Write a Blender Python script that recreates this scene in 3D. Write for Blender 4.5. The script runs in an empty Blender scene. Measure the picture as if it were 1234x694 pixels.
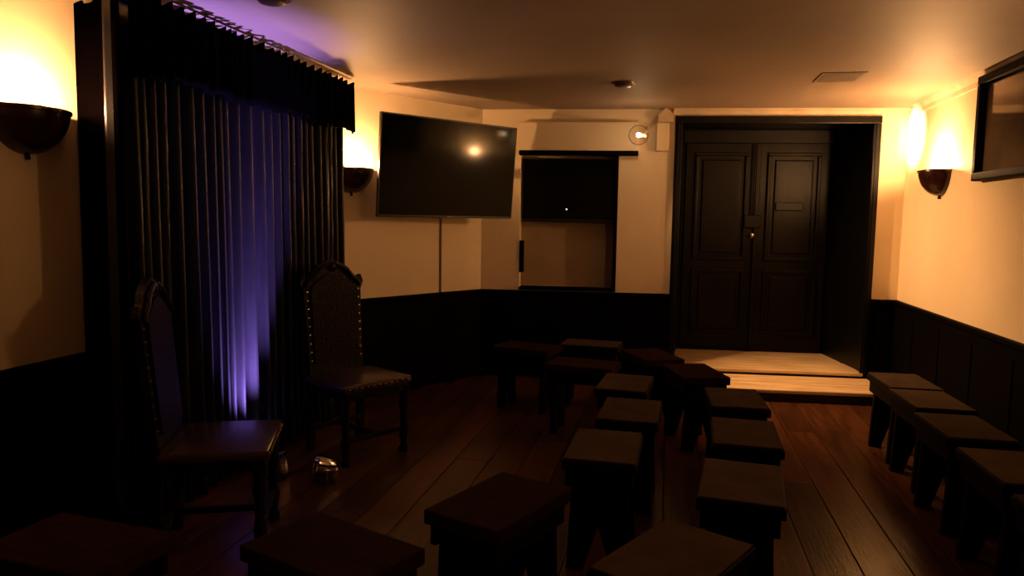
import bpy, bmesh, math, random
from mathutils import Matrix, Vector
random.seed(7)
S = bpy.context.scene
COL = S.collection
PI = math.pi

# ------------------------------------------------------------------ camera
cam = bpy.data.objects.new('camera', bpy.data.cameras.new('camera'))
COL.objects.link(cam)
CR = Matrix(((0.97752954, -0.03495947, 0.20787938),
             (0.21021764, 0.08851269, -0.97363959),
             (0.01563796, 0.99546137, 0.09387287)))
cam.matrix_world = Matrix.Translation((0, 0, 1.5)) @ CR.to_4x4()
cam.data.sensor_fit = 'HORIZONTAL'
cam.data.sensor_width = 36.0
cam.data.lens = 880.0 / 1234.0 * 36.0
cam.data.clip_start = 0.02
S.camera = cam
# ------------------------------------------------------------------ world, exposure
w = bpy.data.worlds.new('world'); S.world = w
w.use_nodes = True
w.node_tree.nodes['Background'].inputs[0].default_value = (0.5, 0.4, 0.35, 1)
w.node_tree.nodes['Background'].inputs[1].default_value = 0.0
S.view_settings.view_transform = 'Standard'
S.view_settings.look = 'None'
S.view_settings.exposure = 0.1
S.view_settings.gamma = 1.0
S.view_settings.use_curve_mapping = False
# strengths of the lamps of the room (used in the lamps' own builders)
SCONCE_W = 62.0
GLOBE_W = 0.8
GLOBE_BEAM_W = 400.0
GLOBE_SPOT_W = 2600.0
UPLIGHT_W = 850.0
WARM = (1.0, 0.50, 0.195)

# ------------------------------------------------------------------ materials
def mat(name, col, rough=0.6, col2=None, scale=6.0, stretch=(1, 1, 1), metal=0.0, bump=0.0,
        bscale=None, spec=0.5, lo=0.35, hi=0.65, sheen=0.0, detail=4.0, per_object=0.0):
    m = bpy.data.materials.new(name); m.use_nodes = True
    nt = m.node_tree; b = nt.nodes['Principled BSDF']
    b.inputs['Roughness'].default_value = rough
    b.inputs['Metallic'].default_value = metal
    b.inputs['Specular IOR Level'].default_value = spec
    if sheen:
        b.inputs['Sheen Weight'].default_value = sheen
    tc = nt.nodes.new('ShaderNodeTexCoord'); mp = nt.nodes.new('ShaderNodeMapping')
    nt.links.new(tc.outputs['Object'], mp.inputs['Vector'])
    mp.inputs['Scale'].default_value = stretch
    if per_object:
        oi = nt.nodes.new('ShaderNodeObjectInfo')
        vm = nt.nodes.new('ShaderNodeVectorMath'); vm.operation = 'SCALE'
        vm.inputs[0].default_value = (13.1, 7.7, 5.3)
        nt.links.new(oi.outputs['Random'], vm.inputs['Scale'])
        nt.links.new(vm.outputs[0], mp.inputs['Location'])
    nz = nt.nodes.new('ShaderNodeTexNoise')
    nz.inputs['Scale'].default_value = scale; nz.inputs['Detail'].default_value = detail
    nt.links.new(mp.outputs[0], nz.inputs['Vector'])
    rp = nt.nodes.new('ShaderNodeValToRGB')
    rp.color_ramp.elements[0].position = lo; rp.color_ramp.elements[1].position = hi
    c2 = col2 or tuple(c * 0.8 for c in col)
    rp.color_ramp.elements[0].color = (*c2, 1); rp.color_ramp.elements[1].color = (*col, 1)
    nt.links.new(nz.outputs['Fac'], rp.inputs[0])
    if per_object:
        mr = nt.nodes.new('ShaderNodeMapRange')
        mr.inputs['To Min'].default_value = 1.0 - per_object; mr.inputs['To Max'].default_value = 1.0 + per_object
        nt.links.new(oi.outputs['Random'], mr.inputs['Value'])
        hs = nt.nodes.new('ShaderNodeHueSaturation')
        nt.links.new(mr.outputs[0], hs.inputs['Value']); nt.links.new(rp.outputs[0], hs.inputs['Color'])
        nt.links.new(hs.outputs[0], b.inputs['Base Color'])
    else:
        nt.links.new(rp.outputs[0], b.inputs['Base Color'])
    if bump:
        n2 = nt.nodes.new('ShaderNodeTexNoise'); n2.inputs['Scale'].default_value = bscale or scale * 3
        n2.inputs['Detail'].default_value = 3
        nt.links.new(mp.outputs[0], n2.inputs['Vector'])
        bp = nt.nodes.new('ShaderNodeBump'); bp.inputs['Strength'].default_value = bump
        bp.inputs['Distance'].default_value = 0.02
        nt.links.new(n2.outputs['Fac'], bp.inputs['Height']); nt.links.new(bp.outputs[0], b.inputs['Normal'])
    return m

def emis(name, col, strength):
    m = bpy.data.materials.new(name); m.use_nodes = True
    b = m.node_tree.nodes['Principled BSDF']
    b.inputs['Base Color'].default_value = (*col, 1)
    b.inputs['Emission Color'].default_value = (*col, 1)
    b.inputs['Emission Strength'].default_value = strength
    return m

M = {}
M['wall'] = mat('cream_wall_paint', (0.83, 0.70, 0.50), 0.75, (0.77, 0.64, 0.45), 1.6, bump=0.06, bscale=5, spec=0.2)
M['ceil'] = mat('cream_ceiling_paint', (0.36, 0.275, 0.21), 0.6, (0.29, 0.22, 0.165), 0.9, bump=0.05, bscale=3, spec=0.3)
M['cornice'] = mat('cornice_paint', (0.68, 0.56, 0.40), 0.6, spec=0.3)
M['dado'] = mat('black_stained_dado', (0.002, 0.0012, 0.001), 0.7, (0.0012, 0.0008, 0.0008), 4, (1, 1, 6), spec=0.03)
M['blackpaint'] = mat('black_gloss_paint', (0.002, 0.0015, 0.0012), 0.4, (0.0012, 0.001, 0.001), 3, bump=0.08, bscale=9, spec=0.2)
M['doorpaint'] = mat('dark_brown_door_paint', (0.007, 0.0042, 0.0023), 0.38, (0.003, 0.002, 0.0013), 3, (1, 1, 0.3), bump=0.1, bscale=12, spec=0.15)
M['board'] = mat('red_brown_floorboard', (0.085, 0.031, 0.012), 0.28, (0.036, 0.0125, 0.005), 5, (6, 0.5, 1), bump=0.08, bscale=14, spec=0.45, per_object=0.3)
M['gap'] = mat('floor_gap', (0.006, 0.004, 0.003), 0.9)
M['step'] = mat('pale_worn_step_wood', (0.74, 0.57, 0.35), 0.6, (0.48, 0.34, 0.19), 4, (0.6, 5, 5), bump=0.15, bscale=10)
M['steprise'] = mat('dark_step_riser', (0.028, 0.012, 0.008), 0.55)
M['stoolwood'] = mat('dark_stool_wood', (0.003, 0.0017, 0.0013), 0.6, (0.0018, 0.0011, 0.0009), 5, (1, 6, 1), spec=0.08, per_object=0.2)
M['stooltop'] = mat('red_brown_stool_top', (0.024, 0.0085, 0.0055), 0.8, (0.015, 0.0055, 0.004), 6, (6, 1, 1), spec=0.02, per_object=0.2)
M['pad'] = mat('grey_brown_seat_pad', (0.060, 0.042, 0.029), 0.75, (0.046, 0.031, 0.021), 9, bump=0.08, bscale=120, spec=0.02, per_object=0.12)
M['drape'] = mat('charcoal_satin_drape', (0.012, 0.011, 0.016), 0.34, (0.008, 0.0075, 0.011), 30, (1, 1, 0.1), bump=0.03, bscale=200, spec=0.4)
M['top_shade'] = mat('black_top_shade', (0.0015, 0.001, 0.0015), 0.9, spec=0.01)  # near-black colour carrying the shade of the upper curtain
M['lining'] = mat('dense_black_lining', (0.0007, 0.0004, 0.0005), 0.9, spec=0.0)
M['rail'] = mat('dark_metal_rail', (0.03, 0.022, 0.02), 0.4, metal=0.6)
M['bowl'] = mat('dark_brown_glazed_bowl', (0.036, 0.012, 0.007), 0.2, (0.020, 0.007, 0.004), 9, spec=0.45)
M['bulb'] = emis('warm_bulb_glow', (1.0, 0.62, 0.25), 25)
M['gbulb'] = emis('bright_bulb_glow', (1.0, 0.80, 0.5), 60)
M['lens'] = emis('violet_lens_glow', (0.42, 0.25, 1.0), 6)
M['led'] = emis('white_standby_light', (0.9, 0.9, 1.0), 0.9)
M['tvbody'] = mat('black_plastic', (0.006, 0.006, 0.006), 0.4)
M['screen'] = mat('glossy_black_screen', (0.002, 0.002, 0.002), 0.10, (0.0015, 0.0015, 0.0015), spec=0.08)
M['leather'] = mat('dark_oxblood_leather', (0.008, 0.003, 0.002), 0.45, (0.004, 0.0015, 0.001), 18, bump=0.25, bscale=60, spec=0.1)
M['seatleather'] = mat('polished_seat_leather', (0.050, 0.026, 0.026), 0.26, (0.036, 0.018, 0.018), 14, bump=0.04, bscale=40, spec=0.5)
M['oak'] = mat('dark_carved_oak', (0.006, 0.0035, 0.0025), 0.45, (0.003, 0.002, 0.0015), 12, (1, 1, 0.3), bump=0.3, bscale=40, spec=0.15)
M['brass'] = mat('brass_stud', (0.55, 0.40, 0.22), 0.25, metal=1.0)
M['chrome'] = mat('chrome', (0.8, 0.8, 0.85), 0.12, metal=1.0)
M['plastic'] = mat('cream_plastic', (0.62, 0.50, 0.34), 0.5)
M['dplastic'] = mat('brown_plastic', (0.10, 0.065, 0.04), 0.35)
M['vent'] = mat('vent_paint', (0.30, 0.225, 0.165), 0.6)
M['frame'] = mat('dark_frame_wood', (0.004, 0.002, 0.0015), 0.6, spec=0.03)
M['canvas'] = mat('dim_brown_canvas', (0.20, 0.14, 0.085), 0.7, (0.08, 0.056, 0.035), 2.2)
M['blind'] = mat('tan_blind', (0.40, 0.30, 0.18), 0.85, (0.34, 0.25, 0.15), 2)
M['cable'] = mat('grey_cable', (0.16, 0.12, 0.08), 0.6)
g = bpy.data.materials.new('clear_glass'); g.use_nodes = True
gn = g.node_tree; gn.nodes.clear()
go = gn.nodes.new('ShaderNodeOutputMaterial'); gm = gn.nodes.new('ShaderNodeMixShader'); gf = gn.nodes.new('ShaderNodeLayerWeight')
gt = gn.nodes.new('ShaderNodeBsdfTransparent'); gg = gn.nodes.new('ShaderNodeBsdfGlossy')
gf.inputs['Blend'].default_value = 0.06; gg.inputs['Roughness'].default_value = 0.04; gt.inputs['Color'].default_value = (0.97, 0.95, 0.92, 1)
gn.links.new(gf.outputs['Fresnel'], gm.inputs[0]); gn.links.new(gt.outputs[0], gm.inputs[1]); gn.links.new(gg.outputs[0], gm.inputs[2]); gn.links.new(gm.outputs[0], go.inputs[0])
M['glass'] = g

# ------------------------------------------------------------------ builders
def T(loc=(0, 0, 0), rz=0.0, rx=0.0, ry=0.0):
    return Matrix.Translation(loc) @ Matrix.Rotation(rz, 4, 'Z') @ Matrix.Rotation(ry, 4, 'Y') @ Matrix.Rotation(rx, 4, 'X')

class B:
    def __init__(s): s.bm = bmesh.new()
    def box(s, a, b, bev=0.0, mtx=None):
        lo = [min(p, q) for p, q in zip(a, b)]; hi = [max(p, q) for p, q in zip(a, b)]
        c = [(p + q) / 2 for p, q in zip(lo, hi)]
        r = bmesh.ops.create_cube(s.bm, size=1.0)
        vs = r['verts']
        for v in vs:
            v.co = Vector((c[i] + v.co[i] * (hi[i] - lo[i]) for i in range(3)))
        if bev:
            es = list({e for v in vs for e in v.link_edges})
            rr = bmesh.ops.bevel(s.bm, geom=es, offset=bev, segments=2, profile=0.6, affect='EDGES')
            vs = list({v for f in rr['faces'] for v in f.verts} | {v for v in vs if v.is_valid})
        if mtx is not None:
            bmesh.ops.transform(s.bm, matrix=mtx, verts=vs)
        return s
    def prism(s, pts, lo, hi, axis='y', mtx=None):
        """pts: outline in the two remaining axes; extruded from lo to hi along axis"""
        def P(p, t):
            if axis == 'y': return (p[0], t, p[1])
            if axis == 'x': return (t, p[0], p[1])
            return (p[0], p[1], t)
        a = [s.bm.verts.new(P(p, lo)) for p in pts]; b = [s.bm.verts.new(P(p, hi)) for p in pts]
        s.bm.faces.new(a); s.bm.faces.new(b)
        n = len(pts)
        for i in range(n):
            s.bm.faces.new((a[i], a[(i + 1) % n], b[(i + 1) % n], b[i]))
        if mtx is not None: bmesh.ops.transform(s.bm, matrix=mtx, verts=a + b)
        return s
    def lathe(s, prof, seg=20, a0=0.0, a1=2 * PI, mtx=None, sx=1.0, sy=1.0):
        full = abs(a1 - a0 - 2 * PI) < 1e-6
        n = seg if full else seg + 1
        rings = []; allv = []
        for r, z in prof:
            if r < 1e-6:
                v = s.bm.verts.new((0, 0, z)); rings.append([v]); allv.append(v)
            else:
                rg = [s.bm.verts.new((sx * r * math.cos(a0 + (a1 - a0) * i / seg), sy * r * math.sin(a0 + (a1 - a0) * i / seg), z)) for i in range(n)]
                rings.append(rg); allv += rg
        for p, q in zip(rings, rings[1:]):
            m = seg
            for i in range(m):
                j = (i + 1) % n
                if len(p) == 1 and len(q) == 1: continue
                if len(p) == 1: s.bm.faces.new((p[0], q[i], q[j]))
                elif len(q) == 1: s.bm.faces.new((p[i], q[0], p[j]))
                else: s.bm.faces.new((p[i], q[i], q[j], p[j]))
        if mtx is not None: bmesh.ops.transform(s.bm, matrix=mtx, verts=allv)
        return s
    def tube(s, pts, r, seg=8):
        pts = [Vector(p) for p in pts]; rings = []
        for i, p in enumerate(pts):
            d = (pts[min(i + 1, len(pts) - 1)] - pts[max(i - 1, 0)]).normalized()
            up = Vector((0, 0, 1)) if abs(d.z) < 0.9 else Vector((1, 0, 0))
            x = d.cross(up).normalized(); y = d.cross(x).normalized()
            rings.append([s.bm.verts.new(p + r * (math.cos(2 * PI * k / seg) * x + math.sin(2 * PI * k / seg) * y)) for k in range(seg)])
        for p, q in zip(rings, rings[1:]):
            for k in range(seg):
                s.bm.faces.new((p[k], p[(k + 1) % seg], q[(k + 1) % seg], q[k]))
        s.bm.faces.new(rings[0]); s.bm.faces.new(rings[-1])
        return s
    def mesh(s, name, material, smooth=False):
        bmesh.ops.recalc_face_normals(s.bm, faces=s.bm.faces)
        me = bpy.data.meshes.new(name); s.bm.to_mesh(me); s.bm.free()
        me.materials.append(M[material])
        if smooth:
            for p in me.polygons: p.use_smooth = True
            me.set_sharp_from_angle(angle=math.radians(38))
        return me

def obj(name, data, parent=None, mtx=None, kind=None):
    o = bpy.data.objects.new(name, data); COL.objects.link(o)
    if parent is not None: o.parent = parent
    if mtx is not None: o.matrix_local = mtx
    if kind: o['kind'] = kind
    return o
def part(name, b, material, parent=None, mtx=None, smooth=False):
    return obj(name, b.mesh(name, material, smooth), parent, mtx)
def tag(o, label, cat, group=None):
    o['label'] = label; o['category'] = cat
    if group: o['group'] = group
    return o
def thing(name, label, cat, mtx=None, group=None):
    o = bpy.data.objects.new(name, None); COL.objects.link(o); o.empty_display_size = 0.1
    if mtx is not None: o.matrix_world = mtx
    return tag(o, label, cat, group)
def struct(name, b, material, parent=None, mtx=None, smooth=False):
    o = part(name, b, material, parent, mtx, smooth); o['kind'] = 'structure'; return o
def lamp(name, kind, energy, color, parent, loc, radius=0.03):
    l = bpy.data.lights.new(name, kind); l.energy = energy; l.color = color
    if kind in ('POINT', 'SPOT'): l.shadow_soft_size = radius
    o = obj(name, l, parent, Matrix.Translation(loc)); return o
def copy_tree(o, parent=None):
    c = o.copy(); COL.objects.link(c); c.parent = parent
    for ch in list(o.children): copy_tree(ch, c)
    return c

# ------------------------------------------------------------------ room frame (metres; x across, y into the room)
CEIL = 2.52; RAIL = 0.83
XR, XL, Y0 = 2.03, -2.75, -2.0
ANG = math.atan(0.1)
BW = T((0, 6.93, 0), ANG)                       # end wall: local x along it, local y beyond it
BACKPT = lambda u, v=0.0: BW @ Vector((u, v, 0))
CH0 = Vector((-1.75, 6.755, 0)); CH1 = Vector((-2.75, 5.095, 0))
CHD = (CH1 - CH0).normalized(); CHLEN = (CH1 - CH0).length
CHA = math.atan2(-CHD.y, -CHD.x)                # corner wall: local x from CH1 towards CH0, local y out of the room
CW = T(CH1, CHA)
LW = T((XL, 0, 0), PI / 2)                      # long curtain wall: local x = +y world, local y = -x world (out)
RW = T((XR, 0, 0), -PI / 2)                     # opposite wall: local x = -y world, local y = +x world (out)
# ------------------------------------------------------------------ floor and boards
def back_y(x):
    if x < CH0.x: return CH0.y + (CH0.x - x) / (CH0.x - CH1.x) * (CH1.y - CH0.y)
    return 6.93 + 0.1 * x
b = B(); b.box((XL - 0.1, Y0 - 0.1, -0.15), (XR + 0.1, 7.25, -0.022))
floor = struct('floor', b, 'gap')
plank_meshes = {}
def plank(x, ya, yb, wd):
    L = round(yb - ya, 2); key = (L, wd)
    if key not in plank_meshes:
        q = B(); q.box((-wd / 2, -L / 2, -0.024), (wd / 2, L / 2, 0.0), bev=0.0025)
        plank_meshes[key] = q.mesh('floorboard', 'board')
    o = obj('floorboard', plank_meshes[key], floor, T((x, (ya + yb) / 2, random.uniform(-0.0012, 0.0))))
wd = 0.213; x = XL + wd / 2
while x < XR:
    yend = min(back_y(x), 7.1) + 0.0; y = Y0 + random.uniform(-0.0, 0.0); first = random.uniform(0.8, 2.6)
    while y < yend - 0.01:
        L = round(first if first else random.choice((2.0, 2.4, 2.7, 3.0)), 1); first = None
        e = min(y + L, yend)
        if yend - e < 0.35: e = yend
        plank(x, y, e - 0.003, wd - 0.004); y = e
    x += wd
# ------------------------------------------------------------------ walls
def holed(b, u0, u1, z0, z1, holes, t0, t1):
    us = sorted({u0, u1, *[h[0] for h in holes], *[h[1] for h in holes]}); zs = sorted({z0, z1, *[h[2] for h in holes], *[h[3] for h in holes]})
    for a, c in zip(us, us[1:]):
        for d, e in zip(zs, zs[1:]):
            m, n = (a + c) / 2, (d + e) / 2
            if any(h[0] < m < h[1] and h[2] < n < h[3] for h in holes): continue
            b.box((a, t0, d), (c, t1, e))
    bmesh.ops.remove_doubles(b.bm, verts=b.bm.verts, dist=1e-5)
DU0, DU1, DZ1 = 0.02, 1.81, 2.455              # entrance recess
NU0, NU1, NZ0, NZ1 = -1.39, -0.48, 0.86, 2.10  # niche
UL = -1.7587; UR = 2.055
b = B(); holed(b, UL, UR, 0, CEIL, [(DU0, DU1, 0, DZ1), (NU0, NU1, NZ0, NZ1)], 0, 0.30); struct('wall_back', b, 'wall', mtx=BW)
b = B(); b.box((-0.05, 0, 0), (CHLEN + 0.1, 0.15, CEIL)); struct('wall_corner', b, 'wall', mtx=CW)
b = B(); b.box((Y0, 0, 0), (5.095, 0.15, CEIL)); struct('wall_left', b, 'wall', mtx=LW)
b = B(); b.box((-7.2, 0, 0), (-Y0, 0.15, CEIL)); struct('wall_right', b, 'wall', mtx=RW)
b = B(); b.box((XL - 0.15, Y0 - 0.15, 0), (XR + 0.15, Y0, CEIL)); struct('wall_front', b, 'wall')
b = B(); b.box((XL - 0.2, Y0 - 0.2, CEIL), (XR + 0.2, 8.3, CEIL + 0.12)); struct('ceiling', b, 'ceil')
# black lined entrance recess
b = B()
b.prism([(DU0 - 0.02, 0.30), (DU0, 0.0), (DU0 + 0.02, 0.0), (0.22, 1.02), (0.0, 1.02)], 0, CEIL, 'z')
b.prism([(DU1 + 0.02, 0.30), (DU1, 0.0), (DU1 - 0.02, 0.0), (1.70, 1.02), (1.95, 1.02)], 0, CEIL, 'z')
b.box((0.0, 0.012, DZ1), (1.95, 1.02, DZ1 + 0.06)); b.box((0.0, 1.0, 0), (1.95, 1.08, CEIL))
struct('wall_recess', b, 'blackpaint', mtx=BW)
# niche lining
b = B(); b.box((NU0 - 0.02, 0.16, NZ0 - 0.05), (NU1 + 0.02, 0.2, NZ1 + 0.05)); struct('wall_niche', b, 'blind', mtx=BW)

# dado boards and rails
def dado(n, mtx, u0, u1):
    b = B(); b.box((u0, -0.018, 0.0), (u1, 0.0, RAIL - 0.03))
    t = struct('trim_%d' % n, b, 'dado', mtx=mtx)
    q = B(); q.box((u0, -0.045, RAIL - 0.035), (u1, 0, RAIL), bev=0.008); part('dado_rail', q, 'dado', t)
    q = B(); q.box((u0, -0.032, 0), (u1, -0.018, 0.14), bev=0.004); part('skirting', q, 'dado', t)
    k = max(1, round((u1 - u0) / 0.62)); st = (u1 - u0) / k
    for i in range(k):
        q = B(); q.box((u0 + i * st + 0.07, -0.026, 0.22), (u0 + (i + 1) * st - 0.07, -0.018, RAIL - 0.11), bev=0.005); part('dado_panel', q, 'dado', t)
dado(1, LW, Y0 + 0.02, 5.07); dado(2, CW, 0.02, CHLEN + 0.0); dado(3, BW, UL + 0.0, DU0 - 0.0); dado(9, BW, DU1, 2.045); dado(4, RW, -7.13, -Y0 - 0.02)
# cornice over the entrance and along the picture wall
b = B(); b.prism([(-0.06, CEIL), (0.0, CEIL), (0.0, CEIL - 0.05), (-0.012, CEIL - 0.05), (-0.03, CEIL - 0.02)], 0.0, UR - 0.02, 'x'); struct('trim_5', b, 'cornice', mtx=BW)
b = B(); b.prism([(-0.045, CEIL), (0.0, CEIL), (0.0, CEIL - 0.075), (-0.012, CEIL - 0.075), (-0.02, CEIL - 0.04)], -6.9, -Y0 - 0.02, 'x'); struct('trim_6', b, 'cornice', mtx=RW)
# little gabled corbel at the end of the cornice
b = B(); b.prism([(-0.14, 2.40), (0.0, 2.40), (0.0, 2.46), (-0.06, CEIL), (-0.08, CEIL), (-0.14, 2.46)], -0.05, 0.0, 'y'); struct('trim_7', b, 'cornice', mtx=BW)

# ------------------------------------------------------------------ entrance steps
b = B(); b.box((0.06, 0.0, 0.0), (1.77, 0.999, 0.12)); st = struct('trim_8', b, 'steprise', mtx=BW)
q = B(); q.box((0.05, -0.03, 0.12), (1.775, 0.44, 0.15), bev=0.008); part('landing_board', q, 'step', st)
q = B(); q.box((0.14, 0.445, 0.12), (1.745, 0.998, 0.149), bev=0.005); part('landing_board', q, 'step', st)
s2 = thing('door_step', 'low pale worn wooden step with dark riser below the entrance landing', 'step', BW)
q = B(); q.box((0.0, -0.60, 0.001), (1.90, -0.036, 0.072)); part('riser', q, 'steprise', s2)
for a, c in ((-0.64, -0.335), (-0.33, -0.036)):
    q = B(); q.box((-0.01, a, 0.072), (1.91, c, 0.105), bev=0.009); part('tread_board', q, 'step', s2)

# ------------------------------------------------------------------ entrance doors
b = B(); b.box((0.22, 0.955, 2.32), (1.70, 0.998, 2.44)); door = struct('door_1', b, 'blackpaint', mtx=BW)
def leaf(u0, u1):
    z0, z1 = 0.155, 2.315
    q = B(); q.box((u0, 0.955, z0), (u1, 0.99, z1), bev=0.004); lf = part('door_leaf', q, 'doorpaint', door)
    def rim(a, c, d, e):
        q = B()
        for x0, x1, zz0, zz1 in ((a, c, d, d + .035), (a, c, e - .035, e), (a, a + .035, d + .035, e - .035), (c - .035, c, d + .035, e - .035)):
            q.box((x0, 0.925, zz0), (x1, 0.956, zz1), bev=0.008)
        part('panel_moulding', q, 'doorpaint', lf)
        q = B(); q.box((a + .075, 0.938, d + .075), (c - .075, 0.956, e - .075), bev=0.012); part('raised_panel', q, 'doorpaint', lf)
    rim(u0 + .09, u1 - .09, 0.34, 1.02); rim(u0 + .09, u1 - .09, 1.11, 2.22)
    return lf
l1 = leaf(0.245, 0.965); l2 = leaf(0.975, 1.685)
q = B(); q.box((0.945, 0.92, 0.16), (0.995, 0.957, 2.31), bev=0.008); part('meeting_strip', q, 'doorpaint', l2)
q = B(); q.box((1.16, 0.918, 1.63), (1.43, 0.945, 1.715), bev=0.006); lt = part('letter_plate', q, 'blackpaint', l2)
q = B(); q.box((0.845, 0.90, 1.45), (1.015, 0.956, 1.58), bev=0.008); part('lock_case', q, 'doorpaint', l1)
q = B(); q.tube([(0.93, 0.91, 1.59), (0.93, 0.91, 2.3)], 0.011); part('long_bolt', q, 'rail', l1, smooth=True)
q = B(); q.lathe([(0, -.03), (0.012, -.03), (0.012, 0), (0.022, 0.008), (0.024, .025), (0.0, .036)], 14, mtx=T((0.93, 0.925, 1.37), rx=PI / 2)); part('door_knob', q, 'brass', l1, smooth=True)
for a, c in ((0.02, 0.085), (1.745, 1.81)):
    q = B(); q.box((a, -0.028, 0.15), (c, 0.0, 2.39), bev=0.008); q.box((a + .018, -0.04, 0.15), (a + .034, -0.027, 2.39), bev=0.004); part('door_jamb', q, 'blackpaint', door)
q = B(); q.box((0.02, -0.032, 2.39), (1.81, 0.012, 2.455), bev=0.008); part('door_head', q, 'blackpaint', door)

# ------------------------------------------------------------------ niche: sill, dark strips, pelmet box, screen
b = B(); b.box((NU0 - .0, -0.02, NZ0 - 0.025), (NU1 + .0, 0.16, NZ0), bev=0.005); win = struct('window_1', b, 'dado', mtx=BW)
q = B(); q.box((NU1 - 0.03, -0.012, NZ0), (NU1, 0.16, NZ1), bev=0.004); part('dark_side_strip', q, 'dado', win)  # dark upright strip down one side of the niche
q = B(); q.box((NU0 + 0.0, -0.01, 1.0), (NU0 + 0.035, 0.10, 1.30), bev=0.004); part('shutter_latch', q, 'dado', win)
pb = thing('pelmet_box', 'long cream pelmet box with dark bottom edge above the niche screen', 'pelmet', BW)
q = B(); q.box((-1.40, -0.095, 2.135), (-0.315, -0.001, 2.392), bev=0.006); part('box_body', q, 'wall', pb)
q = B(); q.box((-1.40, -0.105, 2.095), (-0.31, -0.001, 2.134), bev=0.004); part('bottom_rail', q, 'dado', pb)
tv = thing('television', 'flat black television set inside the niche below the pelmet box', 'television', BW)
q = B(); q.box((NU0 + 0.012, 0.045, 1.48), (NU1 - 0.035, 0.095, 2.075), bev=0.008); part('casing', q, 'tvbody', tv)
q = B(); q.box((NU0 + 0.025, 0.041, 1.51), (NU1 - 0.048, 0.0452, 2.062)); part('screen', q, 'screen', tv)
q = B(); q.lathe([(0, 0), (0.008, 0), (0.006, 0.006), (0, 0.008)], 10, mtx=T((-0.955, 0.0408, 1.60), rx=PI / 2)); part('standby_light', q, 'led', tv)
q = B(); q.box((-1.02, 0.095, 1.65), (-0.82, 0.159, 1.9)); part('wall_bracket', q, 'tvbody', tv)

# ------------------------------------------------------------------ large television on an arm in the corner
TW, TH = 1.40, 0.814
tvm = T((-1.806, 5.967, 1.907), math.radians(53.3), rx=math.radians(4.7))
tv2 = thing('television', 'large black flat television tilted forward on the angled corner wall', 'television', tvm)
q = B(); q.box((-TW / 2, 0.0, -TH / 2), (TW / 2, 0.035, TH / 2), bev=0.006); q.box((-TW * .36, 0.034, -TH * .4), (TW * .36, 0.065, TH * .25), bev=0.01); part('casing', q, 'tvbody', tv2)
q = B(); q.box((-TW / 2 + .012, -0.003, -TH / 2 + .02), (TW / 2 - .012, 0.001, TH / 2 - .012)); part('screen', q, 'screen', tv2)
q = B(); q.box((-0.03, -0.006, -TH / 2 + .003), (0.03, 0.001, -TH / 2 + .016)); part('maker_badge', q, 'dplastic', tv2)
q = B(); q.box((-0.2, 0.066, -0.2), (0.2, 0.078, 0.2)); part('mount_plate', q, 'rail', tv2)
inv = tvm.inverted()
wallpt = CW @ Vector((1.30, -0.03, 1.95)); mid = Vector((0.0, 0.08, 0.0)); wl = inv @ wallpt
q = B(); q.tube([mid, mid.lerp(wl, 0.5) + Vector((0.10, 0, -0.02)), wl], 0.022); part('wall_arm', q, 'rail', tv2, smooth=True)
q = B(); q.box((1.22, -0.03, 1.80), (1.38, 0.0, 2.10)); part('wall_plate', q, 'rail', tv2, mtx=inv @ CW)
q = B(); q.box((1.414, -0.014, RAIL), (1.428, 0.0, 1.80)); part('cable_cover', q, 'cable', tv2, mtx=inv @ CW)

# ------------------------------------------------------------------ wall sconces
def sconce(mtx, label, power, hw=0.19):
    t = thing('wall_sconce', label, 'wall lamp', mtx, 'half bowl wall sconces')
    pr, ht = 0.165, 0.20
    # local: x along wall, -y into the room, z=0 at the rim
    outer = [(math.sin(a), -math.cos(a)) for a in [PI / 2 * i / 10 for i in range(11)]]
    prof = [(max(0.0, r) * 1.0, z * ht) for r, z in outer]
    inner = [(max(0.0, r * 0.95 - 0.0), z * ht * 0.94) for r, z in reversed(outer)]
    q = B(); q.lathe(prof + inner[:], 28, PI, 2 * PI, sx=hw, sy=pr)
    part('bowl', q, 'bowl', t, smooth=True)
    q = B(); q.lathe([(1.0, 0.0), (1.035, -0.004), (1.035, -0.016), (1.0, -0.02)], 28, PI, 2 * PI, sx=hw, sy=pr); part('rim', q, 'bowl', t, smooth=True)
    q = B(); q.box((-hw * .55, -0.008, -0.12), (hw * .55, -0.0005, -0.015), bev=0.002); part('back_plate', q, 'bowl', t)
    q = B(); q.lathe([(0, -.022), (0.009, -.02), (0.012, -.012), (0.008, -.003), (0.010, 0.004), (0, 0.006)], 14, mtx=T((0, -0.012, -ht))); part('bottom_knob', q, 'bowl', t, smooth=True)
    q = B(); q.lathe([(0, -.09), (0.014, -.09), (0.014, -.04), (0.022, -.025), (0.026, -0.008), (0.018, 0.01), (0, 0.016)], 14, mtx=T((0, -0.110, -0.030))); part('bulb', q, 'bulb', t, smooth=True)
    lamp('lamp_light', 'POINT', SCONCE_W * power, WARM, t, (0, -0.128, 0.012), 0.02)
    return t
sconce(LW @ T((2.70, 0, 1.945)), 'dark half bowl sconce on the curtain wall before the curtain', 0.66)
sconce(CW @ T((CHLEN - 1.47, 0, 1.885)), 'dark half bowl sconce beside the large corner television', 0.75)
sconce(RW @ T((-6.22, 0, 1.925)), 'dark half bowl sconce between entrance and framed picture', 1.15)
sconce(RW @ T((-2.68, 0, 1.945)), 'dark half bowl sconce on the picture wall facing the curtain-wall sconce', 0.5)

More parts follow.
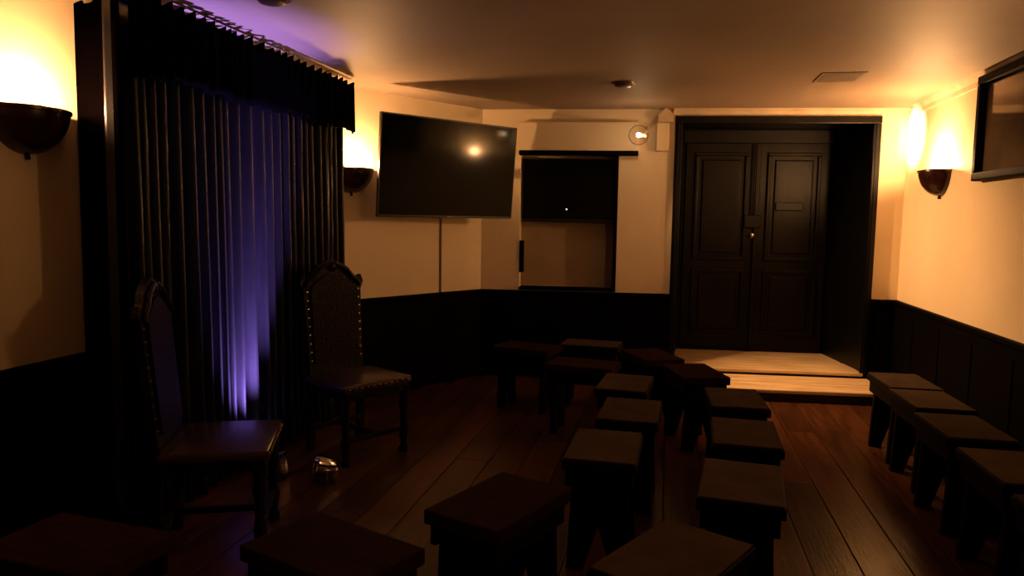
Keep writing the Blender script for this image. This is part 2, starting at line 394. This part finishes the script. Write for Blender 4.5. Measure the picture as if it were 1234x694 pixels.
# ------------------------------------------------------------------ globe wall light, wall box, ceiling fittings
gl = thing('globe_wall_light', 'small clear globe wall light at the end of the pelmet box', 'wall lamp', BW)
q = B(); q.box((-0.262, -0.02, 2.22), (-0.222, -0.0005, 2.40), bev=0.006); part('wall_plate', q, 'plastic', gl)
q = B(); q.tube([(-0.242, -0.015, 2.31), (-0.242, -0.10, 2.335), (-0.248, -0.25, 2.33), (-0.265, -0.38, 2.28), (-0.283, -0.428, 2.24)], 0.011); part('arm', q, 'plastic', gl, smooth=True)
gc = Vector((-0.333, -0.45, 2.235))
q = B(); q.lathe([(0, -.022), (0.02, -.022), (0.02, .018), (0.012, .022), (0, .022)], 14, mtx=T(gc + Vector((0.045, 0.022, 0)), ry=PI / 2)); part('socket', q, 'plastic', gl, smooth=True)
q = B(); q.lathe([(0.085 * math.sin(PI * i / 14), -0.085 * math.cos(PI * i / 14)) for i in range(15)], 24, mtx=T(gc)); part('globe', q, 'glass', gl, smooth=True)
q = B(); q.lathe([(0.02 * math.sin(PI * i / 8), -0.02 * math.cos(PI * i / 8)) for i in range(9)], 14, mtx=T(gc)); part('bulb', q, 'gbulb', gl, smooth=True)
lamp('lamp_light', 'POINT', GLOBE_W, WARM, gl, gc + Vector((0, -0.03, 0)), 0.03)
bl = lamp('beam_light', 'SPOT', GLOBE_BEAM_W, WARM, gl, gc + Vector((0.0, -0.03, 0)), 0.02)
bl.matrix_local = Matrix.Translation(gc + Vector((0.0, -0.03, 0))) @ Vector((0.80, -0.10, -0.60)).to_track_quat('-Z', 'Y').to_matrix().to_4x4()
b2 = lamp('spot_light', 'SPOT', GLOBE_SPOT_W, (1.0, 0.66, 0.36), gl, gc, 0.02)
b2.matrix_local = Matrix.Translation(gc + Vector((0.0, -0.03, 0))) @ Vector((2.355, 0.285, 0.02)).to_track_quat('-Z', 'Y').to_matrix().to_4x4()
b2.data.spot_size = math.radians(15); b2.data.spot_blend = 0.8
bl.data.spot_size = math.radians(98); bl.data.spot_blend = 1.0
wb = thing('wall_box', 'upright cream plastic cover on the wall beside the entrance frame', 'wall box', BW)
q = B(); q.box((-0.155, -0.035, 2.135), (-0.03, -0.0005, 2.40), bev=0.015); part('cover', q, 'plastic', wb)
q = B(); q.box((-0.145, -0.039, 2.145), (-0.04, -0.034, 2.39), bev=0.002); part('face_plate', q, 'wall', wb)
def smoke(x, y, label, m1):
    t = thing('smoke_detector', label, 'smoke detector', T((x, y, CEIL)))
    q = B(); q.lathe([(0, -.010), (0.086, -.010), (0.09, 0), (0, 0)], 24, mtx=T((0, 0, -0.0005))); part('base', q, m1, t, smooth=True)
    q = B(); q.lathe([(0, -.034), (0.04, -.034), (0.06, -.028), (0.07, -.0115), (0, -.0115)], 24); part('sensor_cap', q, m1, t, smooth=True)
smoke(-0.372, 5.595, 'round smoke detector on the ceiling in front of the niche', 'dplastic')
smoke(-1.86, 3.22, 'round dark smoke detector on the ceiling near the curtain', 'dplastic')
vt = thing('ceiling_vent', 'flat rectangular vent panel on the ceiling before the entrance', 'vent', T((1.12, 5.56, CEIL)))
q = B(); q.box((-0.145, -0.175, -0.006), (0.145, 0.175, -0.0005), bev=0.002); part('frame', q, 'vent', vt)
for i in range(9):
    q = B(); q.box((-0.125, -0.155 + i * 0.035, -0.008), (0.125, -0.135 + i * 0.035, -0.006)); part('slat', q, 'vent', vt)
# framed picture on the wall
pf = thing('framed_picture', 'large dark framed picture hanging high near the bowl sconce', 'picture', RW @ T((-5.49, -0.005, 1.80)))
PW, PH, fw = 1.15, 0.685, 0.055
q = B(); q.box((0.0, -0.015, 0), (PW, 0.0, PH)); part('backing', q, 'canvas', pf)
for a in (((0, 0), (PW, fw)), ((0, PH - fw), (PW, PH)), ((0, fw), (fw, PH - fw)), ((PW - fw, fw), (PW, PH - fw))):
    q = B(); q.box((a[0][0], -0.06, a[0][1]), (a[1][0], -0.0, a[1][1]), bev=0.01); part('frame_rail', q, 'frame', pf)
q = B(); q.box((fw - .01, -0.022, fw - .01), (PW - fw + .01, -0.018, PH - fw + .01)); part('glass_pane', q, 'glass', pf)

# ------------------------------------------------------------------ curtain
CX, CY0, CY1 = -2.40, 2.80, 5.17
cu = thing('curtain', 'long pleated charcoal curtain with top shade as a black strip, hung along the wall', 'curtain', T((CX, CY0, 0)))
def pleats(name, material, xoff, z0, z1, pitch, amp, nz, seed, drift, ret):
    rnd = random.Random(seed)
    path = []
    if ret: path += [(-0.345 + 0.385 * i / 60, 0.15 - 0.20 * (i / 60) ** 2) for i in range(61)]
    else:
        N = 520
        path += [(0.0, 0.03 + (CY1 - CY0 - 0.03) * i / N) for i in range(N + 1)]
    s = 0; ph = []; prev = None; acc = 0; cur = pitch
    for p in path:
        if prev: acc += math.hypot(p[0] - prev[0], p[1] - prev[1]) / cur
        if acc - int(acc) < 0.1: cur = pitch * (0.6 + 0.95 * rnd.random()) if rnd.random() < 0.5 else cur
        ph.append(acc); prev = p
    am = [0.6 + 0.55 * rnd.random() for _ in range(int(ph[-1]) + 3)]
    sh = [rnd.uniform(-1, 1) for _ in range(int(ph[-1]) + 3)]
    bm = bmesh.new(); rows = []
    for j in range(nz + 1):
        t = j / nz; z = z1 + (z0 - z1) * t; row = []
        for (px, py), f in zip(path, ph):
            k = int(f); fr = f - k
            a0 = am[k] * (1 - fr) + am[k + 1] * fr; s0 = sh[k] * (1 - fr) + sh[k + 1] * fr
            wv = math.sin(2 * PI * (f + drift * s0 * t))
            wv = 2.0 * (0.5 + 0.5 * wv) ** 2.4 - 1.0
            d = amp * a0 * wv * (0.75 + 0.35 * t)
            zz = z
            if j == 0: zz = z + 0.012 * wv * a0
            if name == 'top_shade': zz -= 0.02 * t * s0
            row.append(bm.verts.new((xoff + px + d, py + drift * 0.02 * s0 * t, zz)))
        rows.append(row)
    for r0, r1 in zip(rows, rows[1:]):
        for i in range(len(path) - 1):
            bm.faces.new((r0[i], r0[i + 1], r1[i + 1], r1[i]))
    me = bpy.data.meshes.new(name); bm.to_mesh(me); bm.free(); me.materials.append(M[material])
    for p in me.polygons: p.use_smooth = True
    o = obj(name, me, cu)
    so = o.modifiers.new('thickness', 'SOLIDIFY'); so.thickness = 0.004
    return o
pleats('drape', 'drape', -0.03, 0.02, 2.44, 0.085, 0.068, 22, 3, 0.55, False)
pleats('return_panel', 'lining', 0.05, 0.02, 2.455, 0.085, 0.022, 12, 9, 0.2, True)
pleats('top_shade', 'top_shade', 0.085, 2.12, 2.47, 0.080, 0.022, 8, 5, 0.1, False)  # added black sheet standing in for shade over the curtain's upper part
q = B(); q.tube([(0.03, -0.08, 2.42), (0.03, CY1 - CY0 + 0.05, 2.42)], 0.016, 12); rr = part('curtain_rail', q, 'rail', cu, smooth=True)
q = B(); q.lathe([(0, -.03), (0.02, -.022), (0.03, 0), (0.02, .022), (0, .03)], 16, mtx=T((0.03, -0.10, 2.42))); part('finial', q, 'rail', rr, smooth=True)

# ------------------------------------------------------------------ carved high-back chairs
def throne(mtx, label):
    t = thing('high_back_chair', label, 'chair', mtx, 'carved high-back chairs before the curtain')
    # local: +x faces forward, y across
    leg = [(0, 0), (0.026, 0), (0.028, .03), (0.018, .05), (0.024, .09), (0.030, .14), (0.020, .20), (0.026, .22), (0.020, .25), (0.031, .31), (0.022, .37), (0.032, .39), (0.032, .44), (0, .44)]
    for x, y in ((0.19, 0.22), (0.19, -0.22)):
        q = B(); q.lathe(leg, 14, mtx=T((x, y, 0))); part('leg', q, 'oak', t, smooth=True)
    for y in (0.19, -0.19):
        q = B(); q.prism([(-0.27, 0), (-0.225, 0), (-0.205, 0.46), (-0.245, 0.46)], y - 0.02, y + 0.02, 'y'); part('leg', q, 'oak', t)
    q = B(); q.box((-0.24, -0.012, 0.14), (0.19, 0.012, 0.17), bev=0.004); q.box((-0.235, -0.19, 0.14), (-0.21, 0.19, 0.17), bev=0.004); q.box((0.176, -0.22, 0.14), (0.204, 0.22, 0.17), bev=0.004); part('stretcher', q, 'oak', t)
    q = B(); q.box((-0.24, -0.235, 0.40), (0.215, 0.235, 0.455), bev=0.008); part('seat_frame', q, 'oak', t)
    q = B(); q.box((-0.215, -0.255, 0.455), (0.235, 0.255, 0.50), bev=0.016); sc_ = part('seat_pad', q, 'seatleather', t, smooth=True)
    rec = Matrix.Translation((-0.215, 0, 0.46)) @ Matrix.Rotation(math.radians(-5), 4, 'Y') @ Matrix.Translation((0, 0, -0.46))
    half = [(0.200, 0.44), (0.205, 0.70), (0.215, 1.02), (0.238, 1.075), (0.222, 1.12), (0.190, 1.10), (0.160, 1.125), (0.130, 1.165), (0.075, 1.20), (0.0, 1.225)]
    def outline(k=1.0, dz=0.0):
        h = [(y * k, 0.44 + dz + (z - 0.44) * (1 - (1 - k) * 0.5) ) for y, z in half]
        return h + [(-y, z) for y, z in reversed(h[:-1])]
    q = B(); q.prism(outline(), -0.035, 0.0, 'x', mtx=rec); bf = part('back_frame', q, 'oak', t)
    pan = [(0.165, 0.56), (0.172, 1.0), (0.160, 1.055), (0.11, 1.09), (0.06, 1.125), (0.0, 1.14)]
    pan = pan + [(-y, z) for y, z in reversed(pan[:-1])]
    q = B(); q.prism(pan, 0.0, 0.016, 'x', mtx=rec); bp_ = part('back_pad', q, 'leather', t)
    # carved crest: raised scroll following the top edge
    q = B()
    for sgn in (1, -1):
        q.tube([rec @ Vector((0.012, sgn * y, z)) for y, z in ((0.205, 1.05), (0.18, 1.085), (0.145, 1.105), (0.11, 1.15), (0.06, 1.178), (0.015, 1.195))], 0.013, 8)
    q.lathe([(0, -.012), (0.03, -.008), (0.034, 0), (0.02, .014), (0, .018)], 14, mtx=rec @ T((0.006, 0, 1.178), ry=PI / 2)); part('crest', q, 'oak', t, smooth=True)
    q = B(); q.lathe([(0, 0), (0.0085, 0), (0.007, 0.005), (0, 0.0075)], 8); me = q.mesh('stud', 'brass', True)
    for sgn in (1, -1):
        for i in range(9):
            obj('stud', me, bp_, rec @ T((0.0, sgn * (0.186 + 0.001 * i), 0.58 + i * 0.055), ry=PI / 2))
    for i in range(11):
        obj('stud', me, sc_, T((0.2345, -0.22 + i * 0.044, 0.476), ry=PI / 2))
    return t
throne(T((-1.955, 2.90, 0), math.atan2(0.39, 0.92)), 'leather high-back chair with purple-lit seat, nearer the curtain sconce')
throne(T((-1.905, 4.26, 0), math.atan2(-0.51, 0.86)), 'studded leather high-back chair with humped crest, nearer the corner television')

# ------------------------------------------------------------------ floor spotlights
def par(mtx, label, lens, tilt):
    t = thing('floor_spotlight', label, 'spotlight', mtx)
    q = B(); q.box((-0.07, -0.05, 0), (0.07, 0.05, 0.008), bev=0.003); part('foot_plate', q, 'rail', t)
    for sx in (-0.072, 0.072):
        q = B(); q.tube([(sx, 0, 0.004), (sx, 0, 0.085)], 0.006); part('yoke_arm', q, 'chrome', t, smooth=True)
    h = T((0, 0, 0.085), rx=tilt)
    q = B(); q.lathe([(0, -.07), (0.03, -.07), (0.045, -.05), (0.058, 0.0), (0.060, .05), (0.055, .05), (0.05, 0.02), (0, 0.02)], 20, mtx=h); can = part('can', q, 'chrome', t, smooth=True)
    q = B(); q.lathe([(0, .026), (0.03, .03), (0.05, .022)], 20, mtx=h); part('lens', q, lens, can, smooth=True)
    return t, h
u1, h1 = par(T((-2.15, 3.72, 0), PI / 2), 'small chrome floor uplighter throwing violet light up the curtain', 'lens', math.radians(-17))
sp = lamp('uplight', 'SPOT', UPLIGHT_W, (0.42, 0.25, 1.0), u1, (0, 0, 0), 0.03)
sp.matrix_local = h1 @ T((0, 0, 0.055), rx=PI)
sp.data.spot_size = math.radians(58); sp.data.spot_blend = 1.0
par(T((-1.87, 3.73, 0), -0.9), 'small unlit chrome spotlight standing on the bare floor', 'chrome', math.radians(70))

# ------------------------------------------------------------------ plank stools
def stool_proto(kind):
    t = thing('plank_stool', 'stool', 'stool', None, 'plank stools set out in rows')
    W, L, H = 0.315, 0.475, 0.5
    if kind == 'pad':
        q = B(); q.box((-W / 2, -L / 2, H - 0.052), (W / 2, L / 2, H - 0.010), bev=0.006); part('seat_board', q, 'stoolwood', t)
        q = B(); q.box((-W / 2 + .006, -L / 2 + .006, H - 0.0102), (W / 2 - .006, L / 2 - .006, H), bev=0.004); part('seat_pad', q, 'pad', t)
    else:
        q = B(); q.box((-W / 2, -L / 2, H - 0.052), (W / 2, L / 2, H), bev=0.007); part('seat_board', q, 'stooltop', t)
    zt = H - 0.052
    for s_ in (1, -1):
        y = s_ * (L / 2 - 0.055)
        q = B(); q.prism([(-0.135, 0), (-0.062, 0), (0.0, 0.20), (0.062, 0), (0.135, 0), (0.115, zt), (-0.115, zt)], y - 0.016, y + 0.016, 'y'); part('end_board', q, 'stoolwood', t)
        x = s_ * 0.13
        q = B(); q.box((x - 0.011, -L / 2 + .02, zt - 0.075), (x + 0.011, L / 2 - .02, zt)); part('apron', q, 'stoolwood', t)
    return t
protos = {}
def stool(kind, x, y, deg, label):
    if kind not in protos: o = protos[kind] = stool_proto(kind)
    else: o = copy_tree(protos[kind])
    o.matrix_world = T((x, y, 0), math.radians(deg)); o['label'] = label
    return o
ORD = ['first', 'second', 'third', 'fourth', 'fifth']
for i, (x, y, d) in enumerate(((1.520, 5.09, 2), (1.515, 4.58, 2), (1.480, 4.00, 1.5), (1.470, 3.37, 1), (1.455, 2.78, 0))):
    stool('pad', x, y, d, ORD[i] + ' grey-topped stool from the steps in the row under the framed picture')
for i, (x, y, d) in enumerate(((0.405, 4.31, 3), (0.39, 3.60, -2), (0.31, 2.90, -6), (0.05, 2.175, -28))):
    stool('pad', x, y, d, ('%s grey-topped stool from the steps in the row beside the open aisle' % ORD[i]) if i < 3 else 'grey-topped stool turned askew at the end of the aisle row')
for i, (x, y, d) in enumerate(((-0.235, 4.54, -4), (-0.17, 3.88, -2), (-0.25, 3.22, -1))):
    stool('pad', x, y, d, '%s grey-topped stool from the niche in the middle row of the floor' % ORD[i])
stool('plain', 0.20, 5.03, 18, 'dark brown stool with notched legs standing before the pale step')
stool('plain', -0.56, 2.48, -22, 'dark red-brown plank stool turned askew beside the middle row')
stool('plain', -0.97, 1.98, 68, 'dark red-brown plank stool alone on the floor before the chairs')
stool('plain', -1.74, 1.82, 84, 'dark red-brown stool under the curtain-wall sconce')
stool('plain', -0.10, 5.57, 25, 'dark stool turned askew before the cream wall by the entrance frame')
stool('pad', -0.59, 5.94, 86, 'grey-topped stool set crosswise against the dado under the niche')
stool('plain', -0.56, 5.08, 82, 'dark stool set crosswise behind the middle row')
stool('plain', -1.07, 5.65, 75, 'dark stool in the shadow below the large corner television')
